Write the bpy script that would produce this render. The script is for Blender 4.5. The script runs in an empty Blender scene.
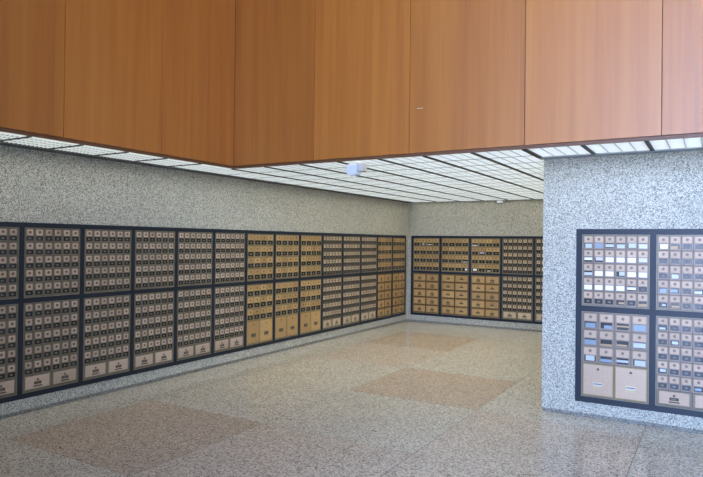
import bpy, math, random
from mathutils import Matrix, Vector
random.seed(7)
SC = bpy.context.scene
COL = SC.collection

# ------------------------------------------------------------------ materials
def new_mat(name):
    m = bpy.data.materials.new(name); m.use_nodes = True
    nt = m.node_tree
    b = nt.nodes['Principled BSDF']
    return m, nt, b

def nd(nt, typ, **kw):
    n = nt.nodes.new(typ)
    for k, v in kw.items():
        if k in n.inputs: n.inputs[k].default_value = v
        else: setattr(n, k, v)
    return n

def plain(name, col, rough=.5, metal=0.0, vary=0.0, spec=.5, grime=0.0, ior=None):
    m, nt, b = new_mat(name)
    b.inputs['Base Color'].default_value = (*col, 1)
    b.inputs['Roughness'].default_value = rough
    b.inputs['Metallic'].default_value = metal
    b.inputs['Specular IOR Level'].default_value = spec
    if ior: b.inputs['IOR'].default_value = ior
    if vary or grime:
        mx = nd(nt, 'ShaderNodeHueSaturation'); mx.inputs['Color'].default_value = (*col, 1)
        val = nd(nt, 'ShaderNodeMath', operation='MULTIPLY_ADD')
        info = nd(nt, 'ShaderNodeObjectInfo')
        nt.links.new(info.outputs['Random'], val.inputs[0])
        val.inputs[1].default_value = 2*vary; val.inputs[2].default_value = 1 - vary
        tc = nd(nt, 'ShaderNodeTexCoord')
        no = nd(nt, 'ShaderNodeTexNoise', Scale=60.0, Detail=3.0)
        nt.links.new(tc.outputs['Object'], no.inputs['Vector'])
        g = nd(nt, 'ShaderNodeMath', operation='MULTIPLY_ADD')
        nt.links.new(no.outputs['Fac'], g.inputs[0]); g.inputs[1].default_value = grime; g.inputs[2].default_value = 1 - grime*.5
        mu = nd(nt, 'ShaderNodeMath', operation='MULTIPLY')
        nt.links.new(val.outputs[0], mu.inputs[0]); nt.links.new(g.outputs[0], mu.inputs[1])
        nt.links.new(mu.outputs[0], mx.inputs['Value'])
        nt.links.new(mx.outputs['Color'], b.inputs['Base Color'])
    return m

def ramp(nt, stops, interp='LINEAR'):
    r = nd(nt, 'ShaderNodeValToRGB'); r.color_ramp.interpolation = interp
    e = r.color_ramp.elements
    while len(e) < len(stops): e.new(.5)
    for i, (p, c) in enumerate(stops):
        e[i].position = p; e[i].color = (*c, 1)
    return r

def granite(name, dark, mid, light, scale=95, rough=.45, spec=.4, blotch=.10):
    m, nt, b = new_mat(name)
    tc = nd(nt, 'ShaderNodeTexCoord')
    vo = nd(nt, 'ShaderNodeTexVoronoi', Scale=scale, Randomness=1.0)
    nt.links.new(tc.outputs['Object'], vo.inputs['Vector'])
    sep = nd(nt, 'ShaderNodeSeparateColor'); nt.links.new(vo.outputs['Color'], sep.inputs[0])
    r = ramp(nt, [(0.0, dark), (.16, dark), (.30, mid), (.62, mid), (.85, light), (1, light)])
    nt.links.new(sep.outputs[0], r.inputs[0])
    vo2 = nd(nt, 'ShaderNodeTexVoronoi', Scale=scale*2.3, Randomness=1.0)
    nt.links.new(tc.outputs['Object'], vo2.inputs['Vector'])
    s2 = nd(nt, 'ShaderNodeSeparateColor'); nt.links.new(vo2.outputs['Color'], s2.inputs[0])
    r2 = ramp(nt, [(0, dark), (.2, mid), (.8, mid), (1, light)])
    nt.links.new(s2.outputs[1], r2.inputs[0])
    mix = nd(nt, 'ShaderNodeMix', data_type='RGBA'); mix.inputs[0].default_value = .35
    nt.links.new(r.outputs[0], mix.inputs[6]); nt.links.new(r2.outputs[0], mix.inputs[7])
    no = nd(nt, 'ShaderNodeTexNoise', Scale=2.2, Detail=4.0); nt.links.new(tc.outputs['Object'], no.inputs['Vector'])
    ma = nd(nt, 'ShaderNodeMath', operation='MULTIPLY_ADD'); nt.links.new(no.outputs['Fac'], ma.inputs[0])
    ma.inputs[1].default_value = 2*blotch; ma.inputs[2].default_value = 1 - blotch
    hs = nd(nt, 'ShaderNodeHueSaturation'); nt.links.new(mix.outputs[2], hs.inputs['Color']); nt.links.new(ma.outputs[0], hs.inputs['Value'])
    nt.links.new(hs.outputs[0], b.inputs['Base Color'])
    b.inputs['Roughness'].default_value = rough; b.inputs['Specular IOR Level'].default_value = spec
    return m

def wood(name, c0, c1, c2):
    m, nt, b = new_mat(name)
    tc = nd(nt, 'ShaderNodeTexCoord'); info = nd(nt, 'ShaderNodeObjectInfo')
    off = nd(nt, 'ShaderNodeMath', operation='MULTIPLY'); nt.links.new(info.outputs['Random'], off.inputs[0]); off.inputs[1].default_value = 37
    add = nd(nt, 'ShaderNodeVectorMath', operation='ADD'); nt.links.new(tc.outputs['Object'], add.inputs[0]); nt.links.new(off.outputs[0], add.inputs[1])
    def grain(sx, sz, det, dist):
        mp = nd(nt, 'ShaderNodeMapping'); mp.inputs['Scale'].default_value = (sx, sx, sz)
        nt.links.new(add.outputs[0], mp.inputs['Vector'])
        no = nd(nt, 'ShaderNodeTexNoise', Scale=1.0, Detail=det, Distortion=dist); nt.links.new(mp.outputs[0], no.inputs['Vector'])
        return no
    a = grain(5.0, .28, 3, .6); f = grain(55, .7, 4, .2); f2 = grain(14, .45, 2, .3)
    mx = nd(nt, 'ShaderNodeMix', data_type='FLOAT'); mx.inputs[0].default_value = .30
    nt.links.new(a.outputs['Fac'], mx.inputs[2]); nt.links.new(f.outputs['Fac'], mx.inputs[3])
    mx2 = nd(nt, 'ShaderNodeMix', data_type='FLOAT'); mx2.inputs[0].default_value = .35
    nt.links.new(mx.outputs[0], mx2.inputs[2]); nt.links.new(f2.outputs['Fac'], mx2.inputs[3])
    r = ramp(nt, [(.26, c0), (.5, c1), (.74, c2)]); nt.links.new(mx2.outputs[0], r.inputs[0])
    hs = nd(nt, 'ShaderNodeHueSaturation'); nt.links.new(r.outputs[0], hs.inputs['Color'])
    v = nd(nt, 'ShaderNodeMath', operation='MULTIPLY_ADD'); nt.links.new(info.outputs['Random'], v.inputs[0]); v.inputs[1].default_value = .12; v.inputs[2].default_value = .94
    nt.links.new(v.outputs[0], hs.inputs['Value'])
    nt.links.new(hs.outputs[0], b.inputs['Base Color'])
    b.inputs['Roughness'].default_value = .45; b.inputs['Specular IOR Level'].default_value = .8; b.inputs['Coat Weight'].default_value = .25; b.inputs['Coat Roughness'].default_value = .5
    return m

def emit(name, col, strength, base):
    m, nt, b = new_mat(name)
    b.inputs['Base Color'].default_value = (*base, 1); b.inputs['Roughness'].default_value = .6
    b.inputs['Emission Color'].default_value = (*col, 1); b.inputs['Emission Strength'].default_value = strength
    return m

M = {}
M['granite'] = granite('speckled grey granite', (.075, .073, .06), (.45, .435, .355), (.78, .76, .64), scale=135, rough=.5)
M['granite_base'] = granite('darker granite foot strip', (.05, .05, .045), (.22, .21, .18), (.40, .39, .33), scale=135, rough=.5)
M['floor_grey'] = granite('grey beige granite floor', (.07, .06, .05), (.55, .505, .42), (.85, .79, .68), scale=110, rough=.18, spec=.5)
M['floor_pink'] = granite('pink brown granite floor', (.065, .05, .04), (.505, .405, .31), (.77, .645, .52), scale=110, rough=.18, spec=.5)
M['floor_rose'] = granite('pale rose granite floor', (.07, .058, .048), (.56, .475, .385), (.85, .745, .625), scale=110, rough=.18, spec=.5)
M['joint'] = plain('floor joint', (.17, .155, .13), .7)
M['wood'] = wood('cherry veneer', (.37, .112, .014), (.505, .174, .024), (.59, .235, .042))
M['wood_trim'] = plain('brown wood edge', (.17, .075, .035), .5, grime=.2)
M['dark_gap'] = plain('dark backing', (.02, .012, .008), .8)
M['frame'] = plain('charcoal anodised metal', (.011, .017, .029), .42, 0.0, spec=.38, grime=.2)
M['bar'] = plain('black ceiling bar', (.012, .013, .016), .5)
M['bar_thin'] = plain('grey ceiling bar', (.10, .11, .125), .5)
M['edge_trim'] = plain('slate edge trim', (.06, .07, .085), .5)
M['edge_blue'] = plain('blue grey edge trim', (.30, .36, .43), .5)
M['diffuser'] = emit('lit white diffuser', (1.0, .955, .78), 2.1, (.8, .82, .84))
M['louver'] = plain('pale louver blade', (.70, .76, .84), .5)
M['louver_grey'] = plain('grey louver divider', (.30, .33, .36), .5)
M['white'] = plain('white paint', (.78, .77, .74), .7, grime=.05)
M['cream'] = plain('cream paint', (.74, .63, .50), .7, grime=.05)
M['white_plastic'] = plain('white plastic', (.80, .86, .95), .35)
M['beige_plastic'] = plain('beige plastic', (.62, .60, .55), .5)
M['lens'] = plain('pale lens', (.9, .92, .95), .2)
# mailbox metals
M['case_pink'] = plain('olive brown casing', (.12, .10, .07), .5, .25, grime=.4)
M['case_pale'] = plain('dark olive casing', (.10, .08, .05), .5, .25, grime=.4)
M['rim_pale'] = plain('dark olive rim', (.13, .10, .065), .45, .25, vary=.1, grime=.4)
M['case_gold'] = plain('old brass casing', (.20, .145, .062), .5, .25, grime=.4)
M['border'] = plain('dull brass edge strip', (.30, .265, .18), .45, .3, grime=.3)
M['plate_pink'] = plain('rose bronze plate', (.54, .41, .30), .48, .12, vary=.14, grime=.3)
M['plate_pier'] = plain('pale rose plate', (.54, .385, .265), .45, .1, vary=.10, grime=.25)
M['plate_pale'] = plain('pale bronze plate', (.60, .46, .285), .48, .12, vary=.14, grime=.3)
M['plate_gold'] = plain('golden brass plate', (.49, .305, .12), .45, .15, vary=.14, grime=.3)
M['rim_pink'] = plain('olive bronze rim', (.195, .16, .115), .45, .25, vary=.1, grime=.4)
M['rim_gold'] = plain('aged brass rim', (.30, .225, .11), .45, .25, vary=.1, grime=.4)
M['rim_drawer'] = plain('red brown drawer edge', (.16, .085, .035), .5, .2, vary=.1, grime=.3)
M['rim_pier'] = plain('dusky bronze rim', (.25, .19, .145), .4, .3, vary=.1, grime=.3)
M['lock_pier'] = plain('worn bronze lock', (.21, .16, .12), .4, .3)
M['lock'] = plain('dark bronze lock', (.12, .085, .06), .4, .3)
M['pane'] = plain('dark pane', (.020, .020, .019), .25, 0, spec=.5)
M['slip_glint'] = plain('card paper and painted pane glint', (.15, .14, .115), .5)
M['reflect_white'] = plain('white painted reflection', (.95, .95, .97), .35, spec=.8)  # window reflections of sky and street, painted as flat colour patches
M['reflect_blue'] = plain('blue painted reflection', (.22, .30, .36), .3, spec=.8)
M['reflect_pale'] = plain('pale blue painted reflection', (.50, .54, .52), .3, spec=.8)
M['patch_orange'] = plain('tan pane patch', (.50, .33, .16), .4)  # tan patch laid on some panes
M['reflect_lilac'] = plain('lilac painted reflection', (.62, .60, .70), .35, spec=.8)
M['brass'] = plain('bright brass', (.62, .50, .25), .3, .5)
M['shadow_metal'] = plain('dark bronze pull', (.06, .043, .026), .45, .3)

# ------------------------------------------------------------------ mesh helper
class MB:
    def __init__(s): s.v = []; s.f = []; s.mi = []; s.mats = []
    def mat(s, key):
        if key not in s.mats: s.mats.append(key)
        return s.mats.index(key)
    def quad(s, pts, key):
        i = len(s.v); s.v += [tuple(p) for p in pts]; s.f.append(tuple(range(i, i+len(pts)))); s.mi.append(s.mat(key))
    def hexa(s, a, b, key, front=None):
        # a: 4 points, b: 4 points matching; closed solid
        i = len(s.v); s.v += [tuple(p) for p in a] + [tuple(p) for p in b]
        k = s.mat(key); kf = s.mat(front) if front else k
        s.f.append((i+3, i+2, i+1, i)); s.mi.append(k)
        s.f.append((i+4, i+5, i+6, i+7)); s.mi.append(kf)
        for j in range(4):
            n = (j+1) % 4
            s.f.append((i+j, i+n, i+4+n, i+4+j)); s.mi.append(k)
    def box(s, lo, hi, key):
        x0, y0, z0 = lo; x1, y1, z1 = hi
        s.hexa([(x0,y0,z0),(x1,y0,z0),(x1,y1,z0),(x0,y1,z0)], [(x0,y0,z1),(x1,y0,z1),(x1,y1,z1),(x0,y1,z1)], key)
    def pad(s, x0, x1, z0, z1, d0, d1, key, ch=.002, front=None):
        # plate facing -y: from depth d0 (back) to d1 (front, out of the wall), edges chamfered by ch
        dm = d0 + (d1-d0)*.45
        a = [(x0,-d0,z0),(x1,-d0,z0),(x1,-d0,z1),(x0,-d0,z1)]
        m_ = [(x0,-dm,z0),(x1,-dm,z0),(x1,-dm,z1),(x0,-dm,z1)]
        b = [(x0+ch,-d1,z0+ch),(x1-ch,-d1,z0+ch),(x1-ch,-d1,z1-ch),(x0+ch,-d1,z1-ch)]
        i = len(s.v); s.v += a + m_ + b
        k = s.mat(key); kf = s.mat(front) if front else k
        s.f.append((i, i+3, i+2, i+1)); s.mi.append(k)
        for j in range(4):
            n = (j+1) % 4
            s.f.append((i+j, i+n, i+4+n, i+4+j)); s.mi.append(k)
            s.f.append((i+4+j, i+4+n, i+8+n, i+8+j)); s.mi.append(k)
        s.f.append((i+8, i+9, i+10, i+11)); s.mi.append(kf)
    def ring(s, x0, x1, z0, z1, w, d0, d1, key):
        # picture-frame rim facing -y
        for (a, b, c, d) in ((x0,x1,z0,z0+w),(x0,x1,z1-w,z1),(x0,x0+w,z0+w,z1-w),(x1-w,x1,z0+w,z1-w)):
            s.box((a,-d1,c), (b,-d0,d), key)
    def disc(s, cx, cz, r, d0, d1, key, n=12, r2=None):
        r2 = r2 or r*.85
        i = len(s.v); k = s.mat(key)
        for rr, d in ((r, d0), (r, d0+(d1-d0)*.6), (r2, d1)):
            for j in range(n):
                t = 2*math.pi*j/n; s.v.append((cx+rr*math.cos(t), -d, cz+rr*math.sin(t)))
        for L_ in (0, 1):
            for j in range(n):
                q = (j+1) % n
                s.f.append((i+L_*n+j, i+L_*n+q, i+(L_+1)*n+q, i+(L_+1)*n+j)); s.mi.append(k)
        s.f.append(tuple(i+2*n+j for j in range(n))); s.mi.append(k)
        s.f.append(tuple(i+n-1-j for j in range(n))); s.mi.append(k)
    def merge(s, o):
        i = len(s.v); s.v += o.v; mp = [s.mat(k) for k in o.mats]
        s.f += [tuple(q+i for q in f) for f in o.f]; s.mi += [mp[k] for k in o.mi]
        return s
    def mesh(s, name):
        me = bpy.data.meshes.new(name); me.from_pydata(s.v, [], s.f)
        for k in s.mats: me.materials.append(M[k])
        me.polygons.foreach_set('material_index', s.mi); me.validate(); me.update()
        return me

def link(name, data, parent=None, loc=(0,0,0), rotz=0.0):
    o = bpy.data.objects.new(name, data); COL.objects.link(o)
    o.location = loc; o.rotation_euler = (0, 0, rotz)
    if parent: o.parent = parent
    return o

def tag(o, label, cat, group=None):
    o['label'] = label; o['category'] = cat
    if group: o['group'] = group
    return o

def struct(name, mb, parent=None):
    o = link(name, mb.mesh(name), parent); o['kind'] = 'structure'; return o

# ------------------------------------------------------------------ dimensions (metres)
D, XR, YF = 11.02, 9.5, -4.5          # back wall, right end, front end
ZC = 2.35                             # low ceiling
ZT, ZB, ZM = 1.694, .139, .990        # frame top, bottom, middle bar
XW, YW = .667, 5.131                  # faces of the wood fascia
XP, YP = 3.865, 5.823                 # corner of the granite pier
ZH = 6.9                              # high ceiling over the foyer
MP = .5985                            # module pitch

# ------------------------------------------------------------------ shell
fl = MB()
xs = [-.4, .56, 1.955, 3.35, 4.745, 6.14, 7.535, XR+.3]
ys = [YF-.3] + [2.72+1.392*k for k in range(-5, 6)] + [D+.3]
ys = [y for y in ys if y >= YF-.3]
pink = {(0, 0), (1, 2), (0, 4)}; rose = {(1, 0), (2, 0), (1, -1), (2, 1), (2, -1), (0, 3)}
jx, jy = .0035, .0018
def floor_patch(x0, x1, y0, y1, k): fl.quad([(x0,y0,0),(x1,y0,0),(x1,y1,0),(x0,y1,0)], k)
for i in range(len(xs)-1):
    for j in range(len(ys)-1):
        r = round((ys[j]-2.72)/1.392)
        c = i-1
        k = 'floor_pink' if (c, r) in pink else 'floor_rose' if (c, r) in rose else 'floor_grey'
        floor_patch(xs[i]+jx, xs[i+1]-jx, ys[j]+jy, ys[j+1]-jy, k)
for x in xs[1:-1]: floor_patch(x-jx, x+jx, ys[0], ys[-1], 'joint')
for y in ys[1:-1]:
    for i in range(len(xs)-1): floor_patch(xs[i]+jx, xs[i+1]-jx, y-jy, y+jy, 'joint')
fl.box((-.4, YF-.3, -.2), (XR+.3, D+.3, -.02), 'floor_grey')
struct('floor', fl)

def wall_box(name, lo, hi, key='granite'):
    m = MB(); m.box(lo, hi, key); return struct(name, m)
zb0 = .036                                                  # height of the darker, slightly inset strip at every granite foot
wall_box('wall_left', (-.3, YF, zb0), (0, D+.3, ZC+.25))
wall_box('wall_back', (0, D, zb0), (XP, D+.3, ZC+.25))
wall_box('wall_right', (XP, YP, zb0), (XR, D+.3, ZC+.25))
wall_box('foot_strip_left', (-.3, YF, 0), (-.006, D+.3, zb0), 'granite_base')
wall_box('foot_strip_back', (-.006, D+.006, 0), (XP, D+.3, zb0), 'granite_base')
wall_box('foot_strip_right', (XP+.004, YP+.004, 0), (XR, D, zb0), 'granite_base')

# dropped ceiling slab (above the lit panels) around the tall foyer
c = MB()
c.box((-.0, YF, ZC+.037), (XW-.022, D, ZC+.25), 'white')
c.box((XW-.022, YW+.022, ZC+.037), (XP, D, ZC+.25), 'white')
c.box((XP, YW+.022, ZC+.037), (XR, YP, ZC+.25), 'white')
struct('ceiling', c)
c = MB()
c.box((-.3, YF, ZH), (XR+.3, YW+.6, ZH+.2), 'cream')
struct('ceiling_upper', c)
# upper foyer walls behind the veneer
wall_box('wall_upper_left', (XW-.22, YF, ZC+.252), (XW-.02, YW+.2, ZH), 'white')
wall_box('wall_upper_back', (XW-.02, YW+.02, ZC+.252), (XR, YW+.2, ZH), 'white')
# glazed street front behind the camera: solid left part, open to daylight at the right
w = MB()
w.box((0, YF-.2, 0), (3.7, YF, ZH), 'cream'); w.box((3.7, YF-.2, 6.4), (XR+.2, YF, ZH), 'white')
struct('wall_front', w)
w = MB(); w.box((3.5, YF, 0), (3.65, -.5, ZH), 'cream'); struct('wall_daylight_block', w)  # unseen partition added to keep daylight off the left wall
w = MB()
w.box((XR, YF-.2, 0), (XR+.2, YP, ZH), 'granite')
struct('wall_side', w)
w = MB()
for x in (3.74, 5.65, 7.55, XR-.04): w.box((x-.035, YF-.14, 0), (x+.035, YF-.04, 6.4), 'frame')
w.box((3.7, YF-.14, 2.5), (XR, YF-.04, 2.58), 'frame')
struct('window_1', w)

# edge trims where the lit ceiling meets the stone
t = MB(); t.box((.0005, YF, ZC-.004), (.150, D-.0005, ZC+.03), 'edge_trim'); struct('trim_1', t)
t = MB(); t.box((.1505, D-.03, ZC-.004), (XP-.0005, D-.0005, ZC+.03), 'edge_trim'); struct('trim_2', t)
t = MB(); t.box((XP-.03, YP-.13, ZC-.006), (XR, YP-.0005, ZC+.03), 'edge_blue'); struct('trim_3', t)
# brown wooden lip under the veneer panels, and the dark backing seen in their joints
t = MB(); t.box((XW-.024, YF, ZC), (XW-.004, YW+.02, ZC+.026), 'wood_trim'); t.box((XW-.02, YF, ZC+.026), (XW-.012, YW+.012, ZH), 'dark_gap'); struct('trim_4', t)
t = MB(); t.box((XW-.004, YW+.004, ZC), (XR, YW+.024, ZC+.026), 'wood_trim'); t.box((XW-.012, YW+.012, ZC+.026), (XR, YW+.02, ZH), 'dark_gap'); struct('trim_5', t)

# ------------------------------------------------------------------ veneer panels
def veneer(name, w, h, parent=None):
    m = MB(); m.pad(0, w, 0, h, 0, .0115, 'wood', ch=.0015); return m.mesh(name)
ORD = ['first','second','third','fourth','fifth','sixth','seventh','eighth','ninth','tenth','eleventh','twelfth','thirteenth','fourteenth','fifteenth','sixteenth','seventeenth','eighteenth','nineteenth']
g = .0036
zp = ZC+.030
left_seams = [YW, 4.103, 3.079, 2.054]
lab_l = ['dark orange wood panel of the left fascia touching the inside corner',
         'middle dark orange wood panel of the left fascia',
         'dark orange wood panel at the far left edge of the photo']
for i in range(3):
    y1, y0 = left_seams[i], left_seams[i+1]
    gi = .001 if i == 0 else g/2
    o = link('wood_panel', veneer('wood_panel', y1-y0-gi-g/2, ZH-.01-zp), None, (XW-.0115, y0+g/2, zp), math.pi/2)
    tag(o, lab_l[i], 'wood panel', 'wood panels of the left fascia')
right_seams = [XW, 1.735, 2.803, 3.868, 4.895, 5.95]
lab_r = ['narrow looking orange wood panel just right of the inside corner',
         'orange wood panel above the white ceiling sensor',
         'orange brown wood panel with a small pale scuff, right of the sensor',
         'pinkish wood panel above the left edge of the granite pier',
         'pale pinkish wood panel at the far right edge of the photo']
for i in range(5):
    x0, x1 = right_seams[i], right_seams[i+1]
    gi = .001 if i == 0 else g/2
    o = link('wood_panel', veneer('wood_panel', x1-x0-gi-g/2, ZH-.01-zp), None, (x0+gi, YW+.0115, zp), 0)
    tag(o, lab_r[i], 'wood panel', 'wood panels of the back fascia')
    if i == 2:
        m = MB(); m.box((.075, -.0122, .405), (.135, -.0112, .411), 'beige_plastic')
        s = link('scuff_mark', m.mesh('scuff_mark'), o); s['label'] = 'small pale scuff'

# ------------------------------------------------------------------ lit ceiling: bars and panels
P = .4625
xbars = [.165+P*k for k in range(0, 12)]         # ... 3.865 4.3275 4.79 5.2525
ybars = [1.905+.4600*k for k in range(0, 20)]
BW, TW = .016, .003
# panel proto per size
pcache = {}
def panel_mesh(w, d, nx, ny):
    k = (round(w, 4), round(d, 4), nx, ny)
    if k not in pcache:
        m = MB()
        m.box((0, 0, .018), (w, d, .030), 'diffuser')
        rw, sw = .0021, .0008
        for a in range(1, nx): m.box((w*a/nx-rw, 0, .001), (w*a/nx+rw, d, .018), 'louver_grey')
        nb = ny*3
        for b in range(nb):
            yb = d*(b+.5)/nb
            for a in range(nx):
                m.box((w*a/nx+(rw if a else 0), yb-sw, .0015), (w*(a+1)/nx-(rw if a < nx-1 else 0), yb+sw, .018), 'louver')
        pcache[k] = m.mesh('ceiling_light_panel')
    return pcache[k]

def span(vals, lo, hi, half):
    """intervals between bars inside lo..hi"""
    edges = [lo] + [v for v in vals if lo+.05 < v < hi-.03] + [hi]
    out = []
    for a, b in zip(edges[:-1], edges[1:]):
        out.append((a + (half if a != lo else .001), b - (half if b != hi else .001)))
    return out
bars_y = [(2.0, D-.031)]
def ceil_field(x0, x1, y0, y1, fmt, group, rowfrom, colrev=False):
    xsn = span(xbars, x0, x1, BW); ysn = span(ybars, y0, y1, TW)
    for i, (a, b) in enumerate(xsn):
        for j, (c0, c1) in enumerate(ysn):
            nx = max(1, round((b-a)/.107)); ny = max(1, round((c1-c0)/.113))
            o = link('ceiling_light_panel', panel_mesh(b-a, c1-c0, nx, ny), None, (a, c0, ZC), 0)
            tag(o, fmt(i, len(xsn), j, len(ysn)), 'ceiling panel', group); o['kind'] = 'thing'
XS0 = .151
# the strip between stone wall and left fascia
ceil_field(XS0, xbars[1]-BW, ybars[0], YW+.0245, lambda i, n, j, m: 'white ceiling panel between stone wall and left fascia, %s out from the fascia corner' % ORD[m-1-j], 'lit panels over the left passage', 0)
# the alcove ceiling
ceil_field(XS0, XP-.031, YW+.0255, D-.031, lambda i, n, j, m: 'white alcove ceiling panel, %s from left wall, %s row from back wall' % (ORD[i], ORD[m-1-j]), 'lit panels over the alcove', 0)
# the strip over the pier
ceil_field(XP+BW, xbars[11]+.02, YW+.0255, YP-.1315, lambda i, n, j, m: 'white ceiling panel above the pier, %s from its left corner, %s row' % (ORD[i], 'front' if j == 0 else 'rear'), 'lit panels over the granite pier', 0)

def bar_obj(name, lo, hi, key, label, group):
    m = MB(); m.box((0, 0, 0), (hi[0]-lo[0], hi[1]-lo[1], hi[2]-lo[2]), key)
    o = link(name, m.mesh(name), None, lo); tag(o, label, 'ceiling bar', group); o['kind'] = 'thing'
# long bars running to the back wall
for k, x in enumerate(xbars):
    if k == 0: continue
    if x < XP-.1:
        yy = 1.91 if x < XW-.05 else YW+.0255
        bar_obj('ceiling_bar', (x-BW+.0005, yy, ZC-.006), (x+BW-.0005, D-.0315, ZC+.030), 'bar',
            'long black ceiling bar, %s from the left wall, running to the back wall' % ORD[k-1], 'long black ceiling bars')
    elif x > xbars[11]-.1: continue
    elif x < XP+.1:
        bar_obj('ceiling_bar', (x-BW+.0005-.013, YW+.0255, ZC-.006), (x+BW-.0005, YP-.131, ZC+.030), 'bar',
            'short black ceiling bar at the left corner of the pier', 'short black ceiling bars over the pier')
    else:
        bar_obj('ceiling_bar', (x-BW+.0005, YW+.0255, ZC-.006), (x+BW-.0005, YP-.131, ZC+.030), 'bar',
            'short black ceiling bar above the pier, %s right of its corner' % ORD[k-9], 'short black ceiling bars over the pier')
# thin cross bars
n = 0
cb = [y for y in ybars if y > 2.0]
for j, y in enumerate(cb):
    if y < YW-.05:
        segs = span(xbars, XS0, XW-.025, BW); key = 'bar'
        lab = 'thin dark cross bar of the left ceiling strip, %s from the fascia corner' % ORD[len([q for q in cb if y <= q < YW-.05])-1]; grp = 'cross bars of the left ceiling strip'
    elif y < YW+.06: continue
    else:
        segs = span(xbars, XS0, XP-.031, BW); key = 'bar_thin'
        lab = 'thin grey ceiling cross bar, %s row from the back wall' % ORD[len(cb)-1-j]; grp = 'thin cross bars of the alcove ceiling'
    m = MB()
    for a, b in segs: m.box((a, -TW+.0005, 0), (b, TW-.0005, .032 if key != 'bar' else .036), key)
    o = link('ceiling_cross_bar', m.mesh('ceiling_cross_bar'), None, (0, y, ZC+.0005 if key != 'bar' else ZC-.006)); tag(o, lab, 'ceiling bar', grp); o['kind'] = 'thing'

# ------------------------------------------------------------------ mailboxes
# door meshes: origin at the lower left corner of the door's cell, facing -y; y=0 is the wall plane
d_case, d_base, d_pad = .004, .0075, .0115
def small_door(w, h, tone):
    rim, pl = ('rim_gold', 'plate_gold') if tone == 'gold' else ('rim_pink', 'plate_pale' if tone == 'pale' else 'plate_pier' if tone == 'pier' else 'plate_pink')
    if tone == 'pier': rim = 'rim_pier'
    if tone == 'pale': rim = 'rim_pale'
    m = MB(); e = .0018
    m.pad(e, w-e, e, h-e, d_case, d_base, rim, ch=.0012)
    px = w*(.17 if tone in ('pink', 'pale') else .11 if tone == 'pier' else .07)
    z0, z1 = h*.50, h*.93
    m.pad(px, w-px, z0, z1, d_base-.0005, d_pad, pl, ch=.0022)
    return m
def small_window(w, h, tone, pane_patch=None):
    rim = 'rim_gold' if tone == 'gold' else 'rim_pier' if tone == 'pier' else 'rim_pink'
    m = MB(); px = w*.10 if w < .11 else w*(.085 if tone == 'gold' else .125)
    x0, x1, z0, z1 = px, w-px, h*.09, h*(.49 if tone == 'gold' else .47)
    m.ring(x0, x1, z0, z1, .003, d_base-.0003, d_base+.0022, rim)
    m.box((x0+.003, -d_base-.0006, z0+.003), (x1-.003, -d_base+.0003, z1-.003), 'pane')
    a, b = x0+.003, x1-.003; q, r_ = z0+.003, z1-.003
    if pane_patch is None:
        cx = (a+b)/2; m.box((cx-w*.13, -d_base-.0011, q+(r_-q)*.30), (cx+w*.13, -d_base-.0006, q+(r_-q)*.66), 'slip_glint')  # glint in the pane painted as a lighter patch
    else:
        key, f0, f1, g0, g1 = pane_patch
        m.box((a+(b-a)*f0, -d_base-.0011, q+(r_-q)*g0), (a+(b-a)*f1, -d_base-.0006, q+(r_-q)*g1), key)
    return m
def small_lock(w, h, tone):
    m = MB(); r = .0125 if w < .11 else .0135
    m.disc(w/2, h*.735, r, d_pad-.0004, d_pad+.003, 'lock_pier' if tone == 'pier' else 'lock'); m.disc(w/2, h*.735, r*.4, d_pad+.0026, d_pad+.0055, 'rim_pink', n=8)
    return m
def wide_door(w, h, tone):          # parcel doors 2 across: low ones and drawers
    rim, pl = ('rim_gold', 'plate_gold') if tone == 'gold' else ('rim_pink', 'plate_pale' if tone == 'pale' else 'plate_pier' if tone == 'pier' else 'plate_pink')
    m = MB(); e = .002
    m.pad(e, w-e, e, h-e, d_case, d_base, 'rim_drawer' if tone == 'gold' else rim, ch=.0015)
    bx = .014 if tone == 'gold' else .020
    m.pad(bx, w-bx, h*.13, h*.91, d_base-.0005, d_pad, pl, ch=.003)
    return m
def wide_lock(w, h):
    m = MB(); m.disc(w/2, h*.68, .0105, d_pad-.0004, d_pad+.004, 'lock'); return m
def wide_pull(w, h, glint=False):
    m = MB(); cx = w/2
    m.pad(cx-.034, cx+.034, h*.38, h*.56, d_pad-.0004, d_pad+.003, 'shadow_metal', ch=.0015)
    m.box((cx-.024, -d_pad-.0036, h*.425), (cx+.016, -d_pad-.0028, h*.515), 'slip_glint')
    m.pad(cx-.040, cx+.040, h*.24, h*.31, d_pad-.0004, d_pad+.009, 'brass' if glint else 'shadow_metal', ch=.002)
    return m
def tall_door(w, h, tone):
    rim, pl = ('rim_gold', 'plate_gold') if tone == 'gold' else ('rim_gold', 'plate_pier')
    m = MB(); e = .002
    m.pad(e, w-e, e, h-e, d_case, d_base, rim, ch=.0015)
    m.pad(.012, w-.012, .014, h-.012, d_base-.0005, d_pad, pl, ch=.003)
    return m
def tall_lock(w, h):
    m = MB(); m.disc(w/2, h*.83, .011, d_pad-.0004, d_pad+.004, 'lock'); return m
def tall_holder(w, h, tone):
    m = MB(); cx = w/2
    m.ring(cx-.042, cx+.042, h*.30, h*.455, .005, d_pad-.0004, d_pad+.003, 'shadow_metal' if tone == 'gold' else 'brass')
    m.box((cx-.036, -d_pad-.001, h*.32), (cx+.036, -d_pad+.0003, h*.435), 'slip_glint' if tone == 'gold' else 'beige_plastic')
    m.box((cx-.034, -d_pad-.0018, h*.365), (cx+.034, -d_pad-.001, h*.40), 'shadow_metal' if tone == 'gold' else 'lock_pier')
    if tone != 'gold': m.pad(cx-.044, cx+.044, h*.27, h*.30, d_pad-.0004, d_pad+.008, 'brass', ch=.002)
    return m

mcache = {}
def cached(key, fn):
    if key not in mcache: mcache[key] = fn().mesh(key[0])
    return mcache[key]

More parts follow.
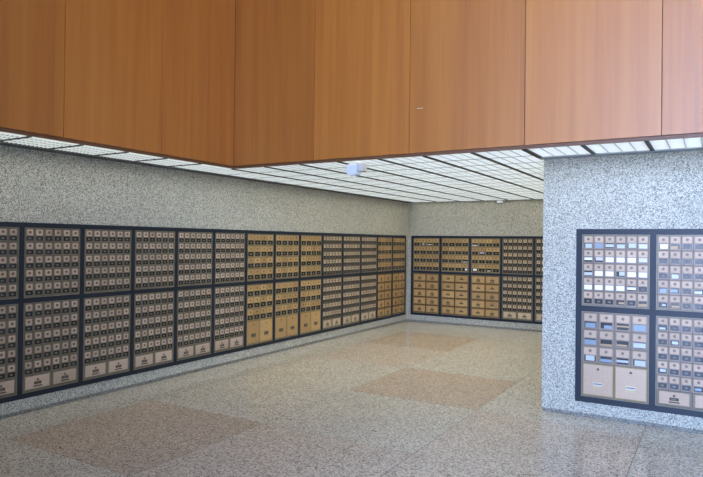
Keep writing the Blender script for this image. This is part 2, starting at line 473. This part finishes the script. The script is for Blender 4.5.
def put_door(unit, x, z, w, h, kind, tone, detail, pane_patch=None, glint=False):
    wk, hk = round(w, 4), round(h, 4)
    loc = (x, 0, z)
    if kind == 'small':
        if detail:
            d = link('door', cached(('door', 's', wk, hk, tone), lambda: small_door(w, h, tone)), unit, loc)
            ww = link('window', cached(('window', 's', wk, hk, tone, pane_patch), lambda: small_window(w, h, tone, pane_patch)), d)
            if pane_patch:
                nm = {'reflect_white': 'window with painted white reflection', 'reflect_blue': 'window with painted blue reflection', 'reflect_pale': 'window with painted pale blue reflection', 'patch_orange': 'window showing orange', 'reflect_lilac': 'window with painted lilac reflection'}.get(pane_patch[0])
                ww['label'] = nm
            link('lock', cached(('lock', 's', wk, hk, tone), lambda: small_lock(w, h, tone)), d)
        else:
            link('door', cached(('door', 'sm', wk, hk, tone, pane_patch), lambda: small_door(w, h, tone).merge(small_window(w, h, tone, pane_patch)).merge(small_lock(w, h, tone))), unit, loc)
    elif kind == 'wide':
        if detail:
            d = link('door', cached(('door', 'w', wk, hk, tone), lambda: wide_door(w, h, tone)), unit, loc)
            link('lock', cached(('lock', 'w', wk, hk), lambda: wide_lock(w, h)), d)
            link('pull', cached(('pull', 'w', wk, hk, glint), lambda: wide_pull(w, h, glint)), d)
        else:
            link('door', cached(('door', 'wm', wk, hk, tone, glint), lambda: wide_door(w, h, tone).merge(wide_lock(w, h)).merge(wide_pull(w, h, glint))), unit, loc)
    else:
        d = link('door', cached(('door', 't', wk, hk, tone), lambda: tall_door(w, h, tone)), unit, loc)
        link('lock', cached(('lock', 't', wk, hk), lambda: tall_lock(w, h)), d)
        link('card_holder', cached(('card_holder', 't', wk, hk, tone), lambda: tall_holder(w, h, tone)), d)

def casing(w, h, tone):
    m = MB(); cs = 'case_gold' if tone == 'gold' else 'case_pale' if tone == 'pale' else 'case_pink'
    m.box((0, -d_case, 0), (w, -.0005, h), cs)
    m.ring(.0, w, .0, h, .006, d_case, d_case+.005, 'border')
    return m

def unit(loc, rz, w, h, layout, tone, label, group, detail=True, pane_patches=None, glints=()):
    u = link('mailbox_unit', None, None, loc, rz); u.empty_display_size = .1
    tag(u, label, 'mailboxes', group)
    link('casing', cached(('casing', round(w,4), round(h,4), tone), lambda: casing(w, h, tone)), u)
    b = .008; iw, ih = w-2*b, h-2*b
    pane_patches = pane_patches or {}
    def grid(cols, rows, z_lo, z_hi, kind, base=0):
        cw, chh = iw/cols, (z_hi-z_lo)/rows
        for r in range(rows):
            for c_ in range(cols):
                key = (r, c_)
                put_door(u, b+c_*cw, z_hi-(r+1)*chh, cw, chh, kind, tone, detail, pane_patches.get(key) if kind == 'small' else None, (r, c_) in glints)
    if layout == '6x5': grid(6, 5, b, h-b, 'small')
    elif layout == '4x4': grid(4, 4, b, h-b, 'small')
    elif layout == '6x5+2':
        s = b + ih*.180; grid(6, 5, s, h-b, 'small'); grid(2, 1, b, s, 'wide')
    elif layout == '4x3+2':
        s = b + ih*.395; grid(4, 3, s, h-b, 'small'); grid(2, 1, b, s, 'tall')
    elif layout == '2x5': grid(2, 5, b, h-b, 'wide')
    return u

def surround(name, bars, zlo, zhi, zmid, bw, loc, rz, end0, end1, label, fd=.0145):
    """black grid: bars = centres of the inner uprights; end0/end1 = outer edges"""
    m = MB(); h2 = bw/2
    m.box((end0, -fd, zhi-bw), (end1, -.0003, zhi), 'frame')
    m.box((end0, -fd, zlo), (end1, -.0003, zlo+bw), 'frame')
    ups = [(end0, end0+bw)] + [(b-h2, b+h2) for b in bars] + [(end1-bw, end1)]
    for a, b in ups: m.box((a, -fd, zlo+bw), (b, -.0003, zhi-bw), 'frame')
    gaps = [(ups[i][1], ups[i+1][0]) for i in range(len(ups)-1)]
    for a, b in gaps: m.box((a, -fd, zmid-h2), (b, -.0003, zmid+h2), 'frame')
    o = link(name, m.mesh(name), None, loc, rz); tag(o, label, 'frame')
    return gaps

e = .0006
BWD = .044
# --- left wall, columns counted from the near end (c0 is cut by the photo's edge)
y00 = 3.1351 - MP
bars = [3.1351 + MP*k - y00 for k in range(13)]
gaps = surround('mounted_mailbox_surround', bars, ZB, ZT, 1.003, BWD, (0, y00, 0), math.pi/2, -BWD/2, 10.905-y00, 'long black metal frame holding the mailboxes of the left wall')
names = ['pinkish']*6 + ['golden']*3 + ['pale']*3 + ['amber']*2
tones = ['pink']*6 + ['gold']*3 + ['pale']*3 + ['gold']*2
zlo0, zlo1, zup0, zup1 = ZB+BWD, 1.003-BWD/2, 1.003+BWD/2, ZT-BWD
for c_, (a, b) in enumerate(gaps):
    where = 'left wall, cut by the photo edge' if c_ == 0 else 'left wall, %s column after the cut one' % ORD[c_-1]
    if c_ >= 9: where = 'left wall, ' + ('last column at the far corner' if c_ == 13 else '%s column from far corner' % ORD[13-c_])
    t_ = tones[c_]
    up, lo = ('4x4', '4x3+2') if 6 <= c_ < 9 else ('4x4', '2x5') if c_ >= 12 else ('6x5', '6x5+2')
    nu = {'6x5': 'small doors', '4x4': 'medium doors'}[up]
    nl = {'6x5+2': 'small doors over wide ones', '4x3+2': 'medium doors over tall ones', '2x5': 'wide drawer doors'}[lo]
    w_ = b-a-2*e
    det = c_ < 9
    unit((0, y00+a+e, zup0+e), math.pi/2, w_, zup1-zup0-2*e, up, t_, 'upper %s unit of %s, %s' % (names[c_], nu, where), 'upper mailbox units on the left wall', det)
    unit((0, y00+a+e, zlo0+e), math.pi/2, w_, zlo1-zlo0-2*e, lo, t_, 'lower %s unit, %s, %s' % (names[c_], nl, where), 'lower mailbox units on the left wall', det)
# --- back wall
xb0, MB_ = .0994, .5958
bars = [xb0 + MB_*k for k in range(1, 5)]
gaps = surround('mounted_mailbox_surround', bars, ZB, ZT, .985, BWD, (0, D, 0), 0, xb0-BWD/2, xb0+MB_*5+BWD/2, 'black metal frame holding the mailboxes of the back wall')
zlo1, zup0 = .985-BWD/2, .985+BWD/2
for c_, (a, b) in enumerate(gaps):
    gold = c_ < 3
    where = 'back wall, %s column from the corner' % ORD[c_] if c_ < 4 else 'back wall, column cut by the pier'
    w_ = b-a-2*e
    ml = {}
    if c_ == 0: ml = {(0,1): ('reflect_pale', .3, .75, .2, .8), (0,2): ('reflect_pale', .1, .9, .2, .6)}
    if c_ == 1: ml = {(3,3): ('reflect_white', .5, .9, .2, .8), (2,3): ('reflect_pale', .1, .9, .1, .4)}
    if c_ == 2: ml = {(3,0): ('reflect_white', .15, .85, .2, .9), (0,0): ('reflect_lilac', .0, .9, .1, .5), (3,2): ('reflect_pale', .2, .8, .1, .5), (1,1): ('reflect_lilac', .1, .9, .4, .8)}
    unit((a+e, D, zup0+e), 0, w_, zup1-zup0-2*e, '4x4' if gold else '6x5', 'gold' if gold else 'pale',
         'upper %s unit of %s, %s' % ('golden' if gold else 'pale bronze', 'sixteen medium doors' if gold else 'small doors', where), 'upper mailbox units on the back wall', False, ml)
    unit((a+e, D, zlo0+e), 0, w_, zlo1-zlo0-2*e, '2x5' if gold else '6x5+2', 'gold' if gold else 'pale',
         'lower %s unit of %s, %s' % ('golden' if gold else 'pale bronze', 'ten drawer doors' if gold else 'small doors', where), 'lower mailbox units on the back wall', False, None,
         {0: (), 1: {(r, q) for r in range(5) for q in (0, 1)} - {(3,0), (4,0)}, 2: {(1,0), (4,0), (3,1), (1,1)}}.get(c_, ()))
# --- granite pier
xf = 4.1642; bwp = .050
b0 = 4.7913
gaps = surround('mounted_mailbox_surround', [b0-xf], ZB, ZT, .979, bwp, (xf, YP, 0), 0, 0, b0-xf+.627, 'black metal frame holding the mailboxes of the granite pier')
zl0, zl1, zu0, zu1 = ZB+bwp, .979-bwp/2, .979+bwp/2, ZT-bwp
FW = ('reflect_white', 0, 1, 0, 1)  # reflections painted pane by pane on the pier windows
up1 = {(0,0): ('reflect_pale', .1, .95, 0, .9), (0,1): ('reflect_blue', 0, 1, 0, 1), (0,2): ('reflect_pale', 0, 1, .2, .8), (0,3): ('reflect_pale', .05, 1, 0, .8), (0,4): ('reflect_pale', .1, 1, .1, 1), (0,5): ('reflect_lilac', 0, 1, 0, .9),
       (1,0): ('reflect_white', 0, 1, .35, .9), (1,1): ('reflect_lilac', .1, 1, .3, 1), (1,2): FW, (1,3): FW, (1,4): FW, (1,5): ('reflect_lilac', 0, 1, .1, 1),
       (2,0): ('reflect_pale', 0, 1, .1, .7), (2,1): FW, (2,2): FW, (2,3): ('reflect_pale', .35, 1, .2, 1), (2,4): FW, (2,5): FW,
       (3,0): FW, (3,1): FW, (3,2): FW, (3,3): FW, (3,4): ('reflect_white', 0, 1, .3, .8),
       (4,3): ('patch_orange', .3, 1, .2, .6), (4,5): ('patch_orange', 0, 1, 0, .5)}
lo1 = {(0,0): ('reflect_blue', .05, .95, 0, .8), (0,1): ('reflect_blue', .3, 1, 0, .55), (0,2): ('patch_orange', 0, 1, .4, .7), (0,3): ('reflect_blue', 0, 1, 0, 1),
       (1,0): ('reflect_blue', 0, 1, 0, .8), (1,1): ('patch_orange', 0, 1, 0, .25), (1,2): ('patch_orange', 0, .9, .1, .4), (1,3): ('reflect_pale', 0, 1, .1, .9),
       (2,0): ('reflect_pale', .1, .9, .1, 1), (2,1): ('reflect_blue', 0, 1, .1, .6), (2,2): ('reflect_pale', 0, 1, .3, .7), (2,3): ('reflect_pale', .1, 1, 0, .9)}
up2 = {(0,0): ('reflect_white', .1, 1, 0, .9), (0,1): ('patch_orange', 0, .8, 0, .6), (2,1): ('reflect_pale', .1, .9, 0, .8), (3,0): ('reflect_blue', .1, .9, 0, .8), (3,1): ('reflect_blue', 0, .8, .2, .8), (3,3): ('reflect_pale', 0, .8, .1, .6), (4,1): ('patch_orange', .1, 1, .1, .5), (4,0): ('reflect_pale', .4, .8, .3, .7)}
lo2 = {(0,0): ('reflect_pale', .1, .8, .1, .5), (1,1): ('reflect_pale', .2, .9, .2, .8), (3,0): ('reflect_pale', .2, .9, .3, .9), (4,3): ('reflect_blue', .1, .8, .2, .7)}
a, b = gaps[0]
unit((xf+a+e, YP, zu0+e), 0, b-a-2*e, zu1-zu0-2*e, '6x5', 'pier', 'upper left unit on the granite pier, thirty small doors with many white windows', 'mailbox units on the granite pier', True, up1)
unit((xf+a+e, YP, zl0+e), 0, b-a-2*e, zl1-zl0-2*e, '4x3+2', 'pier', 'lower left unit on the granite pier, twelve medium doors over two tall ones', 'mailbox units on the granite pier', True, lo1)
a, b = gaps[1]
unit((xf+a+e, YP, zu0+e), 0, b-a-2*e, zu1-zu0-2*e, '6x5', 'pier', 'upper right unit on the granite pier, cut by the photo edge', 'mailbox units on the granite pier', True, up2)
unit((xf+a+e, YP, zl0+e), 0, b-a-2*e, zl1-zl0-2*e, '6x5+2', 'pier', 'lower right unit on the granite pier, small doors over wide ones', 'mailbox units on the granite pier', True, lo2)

# ------------------------------------------------------------------ ceiling sensor and wall sensor
s = link('ceiling_sensor', None, None, (2.165, 5.215, ZC-.0165)); tag(s, 'small white boxy sensor hanging under the lit ceiling beside the wood fascia', 'sensor')
def rbox(lo, hi, key, ch):
    m = MB(); x0, y0, z0 = lo; x1, y1, z1 = hi
    def ringp(z, c0): return [(x0+c0, y0+c0, z), (x1-c0, y0+c0, z), (x1-c0, y1-c0, z), (x0+c0, y1-c0, z)]
    L = [ringp(z0, ch), ringp(z0+ch, 0), ringp(z1-ch, 0), ringp(z1, ch)]
    k = m.mat(key)
    for l in L: m.v += l
    m.f.append((3, 2, 1, 0)); m.mi.append(k); m.f.append((12, 13, 14, 15)); m.mi.append(k)
    for q in range(3):
        for j in range(4):
            n_ = (j+1) % 4; m.f.append((q*4+j, q*4+n_, q*4+4+n_, q*4+4+j)); m.mi.append(k)
    return m
link('housing', rbox((-.055, -.05, -.118), (.055, .05, -.012), 'white_plastic', .012).mesh('housing'), s)
link('mount', rbox((.058, -.035, -.085), (.125, .035, .0), 'beige_plastic', .006).merge(rbox((-.03, -.03, -.0118), (.0578, .03, 0), 'beige_plastic', .003)).mesh('mount'), s)
m = MB()
for k in range(1): 
    n_ = 10
    for zz, rr in ((-.1185, .012), (-.138, .010), (-.142, .005)):
        for j in range(n_): m.v.append((rr*math.cos(2*math.pi*j/n_), rr*math.sin(2*math.pi*j/n_), zz))
    q = m.mat('lens')
    for L_ in range(2):
        for j in range(n_):
            p_ = (j+1) % n_; m.f.append((L_*n_+p_, L_*n_+j, (L_+1)*n_+j, (L_+1)*n_+p_)); m.mi.append(q)
    m.f.append(tuple(range(n_))); m.mi.append(q); m.f.append(tuple(2*n_+n_-1-j for j in range(n_))); m.mi.append(q)
link('tip', m.mesh('tip'), s)
s = link('wall_sensor', None, None, (1.86, D-.0002, 2.295)); tag(s, 'tiny white sensor block at the top of the back wall under the ceiling', 'sensor')
link('housing', rbox((-.048, -.05, 0), (.048, 0, .045), 'white_plastic', .008).mesh('housing'), s)
link('lens', rbox((-.02, -.054, .01), (.02, -.0502, .03), 'lens', .0015).mesh('lens'), s)

# ------------------------------------------------------------------ daylight: the sky and the street beyond the glazed front
wd = bpy.data.worlds.new('sky'); SC.world = wd; wd.use_nodes = True
nt = wd.node_tree; bg = nt.nodes['Background']
tc = nd(nt, 'ShaderNodeTexCoord'); sp = nd(nt, 'ShaderNodeSeparateXYZ'); nt.links.new(tc.outputs['Generated'], sp.inputs[0])
mr = nd(nt, 'ShaderNodeMapRange'); nt.links.new(sp.outputs['Z'], mr.inputs[0]); mr.inputs[1].default_value = -1; mr.inputs[2].default_value = 1
r = ramp(nt, [(0, (.20, .20, .20)), (.45, (.40, .46, .56)), (.50, (.78, 1.0, 1.66)), (.60, (.48, .74, 1.38)), (1, (.22, .42, .85))])
nt.links.new(mr.outputs[0], r.inputs[0]); nt.links.new(r.outputs[0], bg.inputs['Color'])
bg.inputs['Strength'].default_value = 14.0

# ------------------------------------------------------------------ camera
f_px, yaw, pitch, roll, cx = 611.15, 30.7483, .3597, .6356, 5.2458
y_, p_, r_ = (math.radians(v) for v in (yaw, pitch, roll))
fwd = Vector((-math.sin(y_)*math.cos(p_), math.cos(y_)*math.cos(p_), math.sin(p_)))
right = Vector((math.cos(y_), math.sin(y_), 0)); up = right.cross(fwd)
r2 = right*math.cos(r_) + up*math.sin(r_); u2 = -right*math.sin(r_) + up*math.cos(r_)
cam = bpy.data.cameras.new('camera'); co = bpy.data.objects.new('camera', cam); COL.objects.link(co)
mt = Matrix((r2, u2, -fwd)).transposed().to_4x4(); mt.translation = Vector((cx, 0, 1.55)); co.matrix_world = mt
cam.sensor_width = 36; cam.lens = f_px/703*36; cam.clip_start = .05
SC.camera = co
SC.view_settings.view_transform = 'Standard'; SC.view_settings.look = 'None'
SC.view_settings.exposure = 0.0; SC.view_settings.gamma = 1.0; SC.view_settings.use_curve_mapping = False
